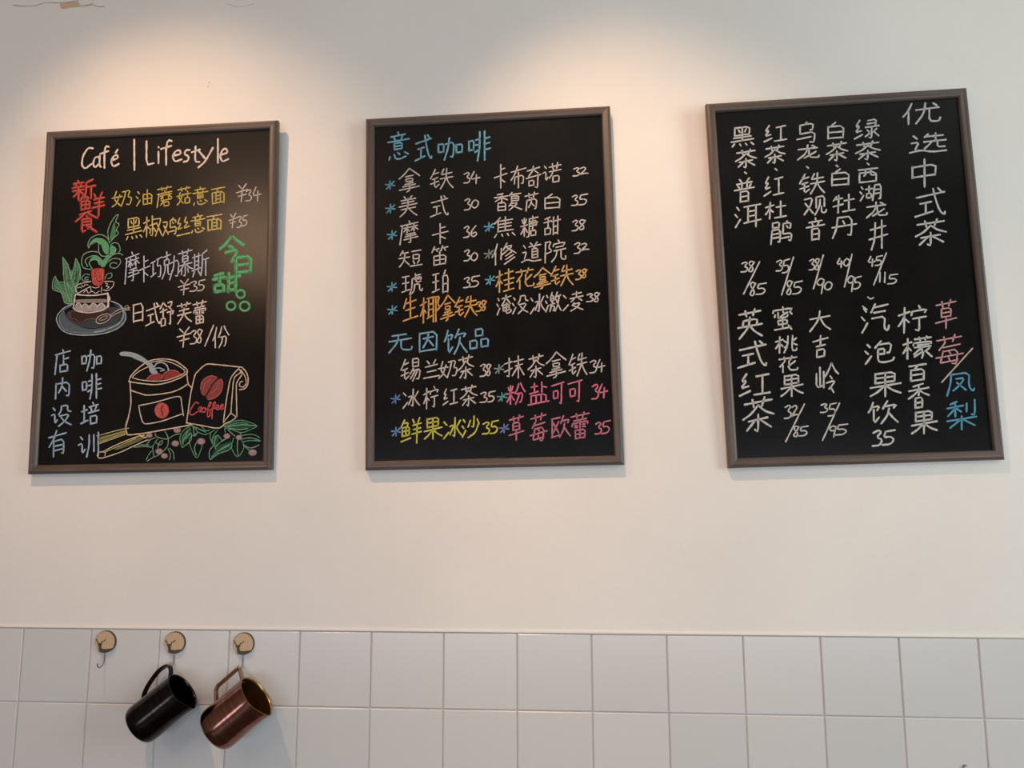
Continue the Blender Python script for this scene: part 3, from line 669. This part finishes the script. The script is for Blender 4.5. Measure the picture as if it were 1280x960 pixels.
row(b2, r2, 'D', W2, '淹没冰激凌38', [(645, 55, 715, 155), (722, 55, 800, 150), (812, 50, 885, 150), (888, 40, 965, 140), (975, 38, 1075, 135), (1092, 48, 1128, 88), (1128, 42, 1158, 90)])
line(b2, r2, 'D', (110, 165, 200), 2.2, '无因饮品', [(105, 250, 220, 345), (258, 235, 345, 340), (382, 225, 495, 350), (510, 222, 602, 325)], 'sky blue chalk heading 无因饮品')
row(b2, r2, 'D', W2, '锡兰奶茶38', [(165, 370, 262, 485), (278, 378, 358, 472), (352, 380, 448, 472), (450, 355, 528, 475), (560, 400, 592, 462), (590, 400, 615, 460)])
row(b2, r2, 'D', W2, '抹茶拿铁34', [(682, 360, 780, 470), (800, 350, 880, 470), (892, 340, 990, 470), (1005, 345, 1095, 460), (1108, 380, 1145, 445), (1140, 378, 1185, 440)], star=(655, 425), scol=(130, 145, 150))
row(b2, r2, 'D', W2, '冰柠红茶35', [(175, 525, 258, 622), (278, 512, 352, 625), (375, 525, 448, 605), (462, 505, 545, 612), (560, 540, 598, 592), (598, 535, 635, 590)], star=(138, 575), scol=(80, 135, 200))
row(b2, r2, 'D', PINK, '粉盐可可34', [(695, 495, 785, 602), (800, 490, 905, 605), (918, 490, 980, 600), (1000, 480, 1070, 590), (1118, 500, 1155, 575), (1150, 500, 1198, 570)], 1.9, 'pink', (670, 565), (85, 160, 160))
row(b2, r2, 'D', YG, '鲜果冰沙35', [(165, 668, 268, 795), (282, 665, 370, 775), (378, 668, 470, 775), (470, 660, 555, 768), (572, 690, 610, 750), (610, 682, 652, 748)], 2.0, 'yellow', (140, 738), (90, 150, 205))
row(b2, r2, 'D', MAUVE, '草莓欧蕾35', [(705, 655, 778, 780), (812, 645, 895, 785), (918, 660, 1012, 768), (1015, 640, 1105, 775), (1135, 690, 1170, 750), (1168, 682, 1212, 748)], 1.9, 'rose', (680, 722), (110, 130, 200))

# --- board 3
W3 = (196, 196, 192)
line(b3, r3, 'E', W3, 2.4, '优选中式茶', [(995, 115, 1182, 222), (1028, 265, 1212, 365), (1042, 395, 1160, 535), (1055, 540, 1205, 685), (1058, 695, 1210, 830)], 'large white vertical heading 优选中式茶')
def col3(org, txt, boxes, wd=2.1, cname='white', c=W3):
    line(b3, r3, org, c, wd, txt, boxes, cname + ' chalk column ' + txt.replace('.', '·'))
col3('E', '黑茶.普洱', [(135, 232, 248, 335), (158, 345, 262, 440), (208, 465), (152, 490, 252, 612), (155, 620, 285, 738)])
col3('E', '红茶.红杜鹃', [(300, 228, 412, 310), (305, 325, 405, 418), (360, 447), (300, 485, 398, 580), (308, 605, 412, 695), (335, 705, 438, 822)])
col3('E', '乌龙.铁观音', [(465, 210, 555, 312), (468, 325, 575, 400), (518, 437), (478, 465, 602, 570), (500, 578, 612, 675), (512, 690, 602, 802)])
col3('E', '白茶.白牡丹', [(620, 212, 698, 295), (612, 308, 718, 405), (665, 430), (640, 445, 725, 530), (645, 572, 755, 665), (640, 680, 762, 792)])
col3('E', '绿茶.西湖龙井', [(752, 195, 875, 295), (758, 305, 880, 400), (820, 420), (772, 440, 868, 515), (780, 520, 885, 605), (812, 610, 915, 690), (825, 700, 918, 850)])
for t_, b_ in (('38/85', [(105, 30, 140, 80), (140, 25, 172, 80), (118, 28, 198, 190), (148, 130, 178, 200), (180, 135, 232, 192)]),
               ('35/85', [(280, 20, 315, 75), (312, 15, 348, 85), (308, 5, 368, 195), (330, 122, 362, 195), (362, 125, 412, 190)]),
               ('38/90', [(445, 15, 475, 70), (473, 12, 498, 70), (467, -5, 517, 165), (482, 110, 520, 188), (522, 128, 560, 172)]),
               ('40/95', [(582, 12, 620, 58), (618, 12, 648, 52), (622, -10, 660, 155), (635, 98, 670, 178), (668, 102, 706, 165)]),
               ('45/115', [(738, 2, 775, 52), (775, -2, 812, 48), (768, -15, 832, 145), (790, 85, 810, 132), (814, 85, 834, 135), (838, 90, 888, 140)]),
               ('32/85', [(322, 745, 358, 812), (358, 745, 395, 802), (328, 740, 422, 928), (365, 850, 395, 905), (395, 850, 440, 900)]),
               ('35/95', [(502, 738, 540, 782), (540, 735, 582, 800), (512, 735, 598, 922), (545, 848, 580, 905), (578, 840, 638, 895)])):
    line(b3, r3, 'F', W3, 1.8, t_, b_, 'white chalk price ' + t_)
col3('F', '英式红茶', [(90, 265, 210, 415), (90, 425, 232, 560), (98, 590, 250, 700), (115, 705, 268, 880)], 2.5)
col3('F', '蜜桃花果', [(265, 255, 362, 370), (278, 398, 385, 485), (295, 500, 388, 582), (305, 590, 415, 702)])
col3('F', '大吉岭', [(450, 275, 552, 378), (465, 398, 540, 508), (482, 535, 592, 682)])
col3('F', '汽泡果饮35', [(708, 240, 845, 385), (725, 425, 870, 540), (752, 578, 905, 702), (742, 725, 890, 838), (762, 870, 812, 950), (812, 870, 875, 945)], 2.4)
ribbons(b3, 'chalk_lettering', [[conv('F', 738, 205), conv('F', 752, 216), conv('F', 768, 208)], [conv('F', 712, 250), conv('F', 735, 268)]], 1.6, chalk(W3), r3, 'small white chalk tick over the sparkling drinks column')
col3('F', '柠檬百香果', [(892, 248, 1035, 385), (915, 400, 1060, 515), (945, 540, 1030, 628), (942, 638, 1045, 762), (958, 772, 1085, 888)], 2.3)
col3('F', '草莓', [(1078, 218, 1182, 362), (1080, 392, 1215, 540)], 1.9, 'dusty pink', (205, 145, 150))
line(b3, r3, 'F', (205, 180, 160), 1.7, '/', [(1108, 462, 1262, 632)], 'cream chalk slash between strawberry and pineapple')
col3('F', '凤梨', [(1135, 582, 1270, 700), (1135, 718, 1282, 868)], 2.2, 'turquoise', (75, 160, 195))

# ------------------------------------------------------------ wall marks
def wall_ribbon(name, pts, wd, mat, label):
    vs, fs = [], []
    p = [Vector((on_wall(*q).x, on_wall(*q).z)) for q in pts]
    for i, a in enumerate(p):
        t = (p[min(i+1, len(p)-1)]-p[max(i-1, 0)]).normalized(); n = Vector((-t.y, t.x))*wd*PXM/2*random.uniform(.5, 1.2)
        for s in (1, -1): vs.append((a.x+n.x*s, -.0005, a.y+n.y*s))
        if i: j = 2*i; fs.append((j-2, j-1, j+1, j))
    o = mesh(name, vs, fs, mat, wall); tag(o, label); return o
M_crack = Mat('crack_shadow', (.27, .23, .20), .95).m
M_ochre = Mat('ochre_undercoat', (.50, .39, .24), .9).m
M_chip = Mat('lifted_paint', (.66, .65, .60), .8).m
k5 = 5.333
wall_ribbon('crack', [(x/k5, y/k5) for x, y in ((85, 34), (130, 41), (180, 41), (240, 38), (275, 26), (310, 18), (360, 20), (420, 17), (480, 12), (520, 2))], 1.1, M_crack, 'thin grey crack near the top left corner')
wall_ribbon('crack', [(x/k5, y/k5) for x, y in ((525, 44), (560, 43), (590, 36), (618, 31), (650, 44), (700, 46))], 1.1, M_crack, 'short crack right of the peeled patch')
wall_ribbon('crack', [(x, y) for x, y in ((285, 5), (292, 8), (305, 8), (318, 5))], .5, M_crack, 'faint hairline crack at the top edge')
def patch(name, pts, th, mat, label):
    p = [on_wall(x, y) for x, y in pts]; n = len(p)
    vs = [(q.x, 0.0, q.z) for q in p] + [(q.x+random.uniform(-.001, .001), -th, q.z+random.uniform(-.001, .001)) for q in p]
    fs = [tuple(range(n, 2*n))] + [(i, (i+1) % n, n+(i+1) % n, n+i) for i in range(n)]
    o = mesh(name, vs, fs, mat, wall)
    bm = bmesh.new(); bm.from_mesh(o.data); bmesh.ops.recalc_face_normals(bm, faces=bm.faces[:]); bm.to_mesh(o.data); bm.free()
    tag(o, label); return o
patch('peeled_patch', [(x/k5, y/k5) for x, y in ((400, 22), (440, 20), (520, 12), (535, 40), (500, 50), (460, 52), (418, 63), (404, 48))], .0006, M_ochre, 'ochre patch of peeled paint at top left')
patch('paint_flake', [(x/k5, y/k5) for x, y in ((518, -6), (630, -6), (618, 22), (580, 34), (545, 38), (528, 18))], .0022, M_chip, 'lifted pale paint flake above the crack')
for (x, y) in ((261.8, 103.5), (260.2, 108)):
    patch('pin_hole', [(x+.7*math.cos(a), y+1.0*math.sin(a)) for a in (0, 1, 2, 3, 4, 5)], .0004, M_ochre, 'tiny brown pin hole above the left board')
M_nail = Mat('dull_nail', (.35, .33, .31), .4, 1).m

# ------------------------------------------------------------ hooks
def wood_disc_mat():
    m = Mat('pale_wood_slice', (.5, .35, .2), .45)
    wv = m.n('ShaderNodeTexWave', wave_type='BANDS'); wv.inputs['Scale'].default_value = 60; wv.inputs['Distortion'].default_value = 5; wv.inputs['Detail'].default_value = 3
    m.nt.links.new(m.coords((1, 1, .35)), wv.inputs['Vector'])
    m.to(m.ramp(wv.outputs['Fac'], [(0, (.42, .29, .165)), (1, (.52, .37, .225))]), 'Base Color'); return m.m
M_disc = wood_disc_mat()
M_burn = Mat('burnt_edge', (.045, .025, .012), .6).m
M_deer = Mat('deer_print', (.060, .036, .012), .6).m
M_wire = Mat('steel_wire', (.22, .19, .17), .3, 1).m
def tube(name, pts, r, mat, parent, seg=8, sm=4):
    c = []
    P3 = [Vector(p) for p in pts]; Q = [P3[0]]+P3+[P3[-1]]
    for i in range(1, len(Q)-2):
        a, b, cc, d = Q[i-1:i+3]
        for k in range(sm):
            t = k/sm; c.append(.5*((2*b)+(cc-a)*t+(2*a-5*b+4*cc-d)*t*t+(3*b-a-3*cc+d)*t**3))
    c.append(P3[-1])
    vs, fs = [], []; up = Vector((1, 0, 0))
    for i, p in enumerate(c):
        t = (c[min(i+1, len(c)-1)]-c[max(i-1, 0)]).normalized()
        u = up - t*up.dot(t); u.normalize(); w_ = t.cross(u); up = u
        for k in range(seg):
            a = 2*math.pi*k/seg; vs.append(p+u*math.cos(a)*r+w_*math.sin(a)*r)
        if i:
            for k in range(seg):
                j = i*seg; fs.append((j-seg+k, j-seg+(k+1) % seg, j+(k+1) % seg, j+k))
    fs += [tuple(range(seg))[::-1], tuple(range(len(vs)-seg, len(vs)))]
    return mesh(name, vs, fs, mat, parent, True)
DR = .0222
def make_hook(px, py, label):
    c = on_wall(px, py, -.006)
    root = empty('wall_hook', (c.x, -.0012, c.z)); tag(root, label, 'hook', 'wooden disc hooks on the tiles')
    # disc with rounded dark edge
    vs, fs = [], []; n = 40
    prof = [(DR, 0), (DR, -.0040), (DR-.0009, -.0049)]
    for r, y in prof:
        for k in range(n): a = 2*math.pi*k/n; vs.append((r*math.cos(a), y, r*math.sin(a)))
    for j in range(2):
        for k in range(n): fs.append((j*n+k, j*n+(k+1) % n, (j+1)*n+(k+1) % n, (j+1)*n+k))
    fs.append(tuple(range(n))); 
    e = mesh('disc_edge', vs, fs, M_burn, root, True)
    bm = bmesh.new(); bmesh.ops.create_circle(bm, cap_ends=True, segments=40, radius=DR-.0009)
    bmesh.ops.rotate(bm, verts=bm.verts, cent=(0, 0, 0), matrix=Matrix.Rotation(math.radians(90), 3, 'X'))
    bmesh.ops.translate(bm, verts=bm.verts, vec=(0, -.0050, 0))
    for fc in bm.faces:
        if fc.normal.y > 0: fc.normal_flip()
    bmo('disc_face', bm, M_disc, root)
    # deer print, measured on the 16x crop: centre 505,350 radius 205
    def q(x, y): return ((x-505)/212*DR, (350-y)/230*DR)
    y_ = -.0052
    body = [q(*p) for p in ((362, 395), (385, 385), (405, 372), (425, 385), (440, 398), (435, 440), (447, 492), (520, 500), (600, 490), (672, 478), (655, 515), (620, 545), (560, 570), (500, 578), (440, 572), (400, 560), (385, 500), (376, 430))]
    vs = [(a, y_, b) for a, b in body]; fs = [tuple(range(len(body)))]
    def seg(p, wd):
        p = [Vector(q(*k)) for k in p]; base = len(vs)
        for i, a in enumerate(p):
            t = (p[min(i+1, len(p)-1)]-p[max(i-1, 0)]).normalized(); nn = Vector((-t.y, t.x))*wd*(1-.4*i/len(p))
            vs.append((a.x+nn.x, y_, a.y+nn.y)); vs.append((a.x-nn.x, y_, a.y-nn.y))
            if i: j = base+2*i; fs.append((j-2, j-1, j+1, j))
    seg([(390, 395), (350, 360), (325, 318), (318, 270)], .0010); seg([(352, 360), (372, 335)], .0007); seg([(330, 325), (348, 300)], .0006)
    seg([(415, 392), (450, 355), (495, 320), (520, 285)], .0010); seg([(450, 355), (446, 325)], .0007); seg([(490, 325), (525, 318)], .0006)
    seg([(372, 405), (350, 402)], .0012); seg([(432, 402), (452, 392)], .0012)
    me = mesh('deer_print', vs, fs, M_deer, root)
    bm = bmesh.new(); bm.from_mesh(me.data); bmesh.ops.triangulate(bm, faces=bm.faces[:])
    for fc in bm.faces:
        if fc.normal.y > 0: fc.normal_flip()
    bm.to_mesh(me.data); bm.free()
    tube('hook_wire', [(-.001, -.0022, -DR+.004), (-.001, -.0024, -.030), (-.001, -.0026, -.040), (-.001, -.0056, -.0455), (-.001, -.0140, -.0492), (-.001, -.0215, -.0465), (-.001, -.0250, -.0395)], .0011, M_wire, root)
    return root
h1 = make_hook(131.3, 802.3, 'wooden disc hook with deer print, leftmost of three, holding nothing')
h2 = make_hook(218, 803.5, 'wooden disc hook with deer print above the black pitcher')
h3 = make_hook(304, 804.8, 'wooden disc hook with deer print above the copper pitcher')

# ------------------------------------------------------------ pitchers
def metal(name, col, rough, lo, hi, streak=(4, 4, 90)):
    m = Mat(name, col, rough, 1)
    f = m.noise(2.5, 4, .6, streak)
    m.to(m.ramp(f, [(.3, lo), (.7, hi)]), 'Base Color')
    return m.m
M_blk = metal('black_coated_steel', (.03, .028, .026), .17, (.016, .013, .012), (.045, .036, .032))
M_cop = metal('copper_coated_steel', (.5, .25, .17), .15, (.22, .088, .062), (.40, .19, .138))
M_copin = metal('golden_inside', (.4, .25, .1), .28, (.36, .21, .075), (.46, .29, .12))
M_copdk = Mat('copper_handle', (.42, .27, .18), .3, 1).m
def make_pitcher(name, label, R, Lh, handle, apex_i, mo, mi, mh, hookroot, axis2d, toward, wallward, engrave, angular):
    n = 64
    def ring(z, r, spout=0, lift=0):
        out = []
        for k in range(n):
            a = 2*math.pi*k/n; s = max(0, math.cos(a-math.pi))**10*spout; rr = r+s
            out.append((rr*math.cos(a), rr*math.sin(a), z+lift*max(0, math.cos(a-math.pi))**6))
        return out
    outer = [(0.0, R*.55), (0.0, R*.86), (.002, R*.95), (.007, R*1.0), (.02, R*1.01), (Lh*.3, R*1.0), (Lh*.6, R*.98), (Lh*.85, R*.965), (Lh*.95, R*.965), (Lh, R*.97)]
    vs, fs = [], []
    for z, r in outer:
        t = max(0, (z/Lh-.55)/.45)
        vs += ring(z, r, .016*t**2*.4, .006*t**2)
    for j in range(len(outer)-1):
        for k in range(n): fs.append((j*n+k, j*n+(k+1) % n, (j+1)*n+(k+1) % n, (j+1)*n+k))
    fs.append(tuple(range(n))[::-1])
    root = empty(name)
    body = mesh('body', vs, fs, mo, root, True)
    vs, fs = [], []
    th = .0009
    inner = [(Lh, R*.97), (Lh+.0004, R*.97-th)] + [(z, r-th) for z, r in outer[::-1][1:-2]] + [(.003, R*.85), (.003, .001)]
    for z, r in inner:
        t = max(0, (z/Lh-.55)/.45)
        vs += ring(z, r, .0064*t**2 if z > .01 else 0, .006*t**2 if z > .01 else 0)
    for j in range(len(inner)-1):
        for k in range(n): fs.append((j*n+k, j*n+(k+1) % n, (j+1)*n+(k+1) % n, (j+1)*n+k))
    lin_ = mesh('lining', vs, fs, mi, root, True)
    if mi != mo: tag(lin_, 'golden brown metal inside')
    # strap handle, swept rectangle
    pts = [Vector((d, 0, s)) for s, d in handle]
    if not angular:
        Q = [pts[0]]+pts+[pts[-1]]; c = []
        for i in range(1, len(Q)-2):
            a, b, cc, d = Q[i-1:i+3]
            for k in range(6):
                t = k/6; c.append(.5*((2*b)+(cc-a)*t+(2*a-5*b+4*cc-d)*t*t+(3*b-a-3*cc+d)*t**3))
        c.append(pts[-1])
    else:
        c = []
        for i, p in enumerate(pts):
            if 0 < i < len(pts)-1:
                d0 = (pts[i-1]-p).normalized()*.006; d1 = (pts[i+1]-p).normalized()*.006
                c += [p+d0, p+d0*.35+d1*.35, p+d1]
            else: c.append(p)
    W_, H_ = .0058, .0019
    vs, fs = [], []
    for i, p in enumerate(c):
        t = (c[min(i+1, len(c)-1)]-c[max(i-1, 0)]).normalized(); nn = Vector((t.z, 0, -t.x))
        for a, b in ((-1, -.5), (-.8, -1), (.8, -1), (1, -.5), (1, .5), (.8, 1), (-.8, 1), (-1, .5)): vs.append(p+Vector((0, a*W_, 0))+nn*b*H_)
        if i:
            for k in range(8): j = i*8; fs.append((j-8+k, j-8+(k+1) % 8, j+(k+1) % 8, j+k))
    fs += [tuple(range(8))[::-1], tuple(range(len(vs)-8, len(vs)))]
    hd = mesh('handle', vs, fs, mh, root, False)
    bm = bmesh.new(); bm.from_mesh(hd.data); bmesh.ops.recalc_face_normals(bm, faces=bm.faces[:]); bm.to_mesh(hd.data); bm.free()
    # pose: handle resting in the hook
    hang = hookroot.location + Vector((-.001, -.0140, -.0470))
    vd = (hang-CAM).normalized(); r_ = vd.cross(UP).normalized(); u_ = r_.cross(vd).normalized()
    a2 = Vector(axis2d).normalized(); ct, st_ = math.cos(toward), math.sin(toward)
    ax = (r_*a2.x+u_*a2.y)*ct - vd*st_
    s, d = handle[apex_i]
    def pose(wallward):
        hx = (r_*(-a2.y)+u_*a2.x) + Vector((0, wallward, 0)); hx = (hx-ax*hx.dot(ax)).normalized()
        yx = ax.cross(hx); o = hang-hx*(d-H_-.0010)-ax*s
        return Matrix(((hx.x, yx.x, ax.x, o.x), (hx.y, yx.y, ax.y, o.y), (hx.z, yx.z, ax.z, o.z), (0, 0, 0, 1)))
    lo, hi = -.5, 4.0    # swing it on the hook until the body just rests against the tiles
    for _ in range(30):
        mid = (lo+hi)/2; M = pose(mid)
        if max((M @ v.co).y for v in body.data.vertices) > -.0022: lo = mid
        else: hi = mid
    root.matrix_world = pose(hi)
    tag(root, label, 'pitcher', 'milk pitchers hanging on the hooks')
    if engrave:
        # shallow engraved mark on the side: three little strokes and a cup outline
        vs, fs = [], []
        def onb(a, z): return ((R*.965+.0004)*math.cos(a), (R*.965+.0004)*math.sin(a), z)
        def st(p, wd=.0006):
            base = len(vs)
            for i, (a, z) in enumerate(p):
                vs.append(onb(a, z-wd)); vs.append(onb(a+wd/R, z+wd))
                if i: j = base+2*i; fs.append((j-2, j-1, j+1, j))
        for k in range(9):
            z0 = Lh*.38+k*.0042; a0 = engrave
            st([(a0-.10, z0), (a0+.02*math.sin(k*2), z0+.0016), (a0+.10, z0+.0005)])
            if k % 2: st([(a0+.10, z0), (a0+.16, z0+.003)])
        eo = mesh('engraved_mark', vs, fs, Mat('engraved_metal', (.62, .40, .32), .55, 1).m, root); tag(eo, 'faint engraved mark')
    return root
mm = .001
p1 = make_pitcher('milk_pitcher', 'glossy black metal milk pitcher hanging from the middle disc hook', .041, .106,
    [(89*mm, 40*mm), (97*mm, 53*mm), (99*mm, 66*mm), (89*mm, 73*mm), (70*mm, 73*mm), (43*mm, 62*mm), (29*mm, 50*mm), (25*mm, 40*mm)], 2, M_blk, M_blk, M_blk, h2, (.826, .563), math.radians(25), .50, 0, False)
p2 = make_pitcher('milk_pitcher', 'copper colored metal milk pitcher with angular handle hanging from the right disc hook', .0450, .105,
    [(90*mm, 42*mm), (95*mm, 76*mm), (34*mm, 75*mm), (22*mm, 44*mm)], 1, M_cop, M_copin, M_copdk, h3, (.812, .583), math.radians(25), .50, 3.9, True)

# dark curled hook tip that just reaches into the bottom of the view
c = on_wall(1206.5, 957.5, -.004)
tp = empty('small_hook', (c.x, 0, c.z)); tag(tp, 'small dark metal hook tip at the bottom edge, below the right board', 'hook')
tube('hook_wire', [(.003, -.0022, .0000), (.000, -.0032, .0008), (-.003, -.0036, -.0020), (-.0035, -.0036, -.010), (-.0035, -.0036, -.030)], .0012, M_wire, tp)
box('base_plate', -.011, .004, -.0028, -.0010, -.052, -.026, M_wire, tp)
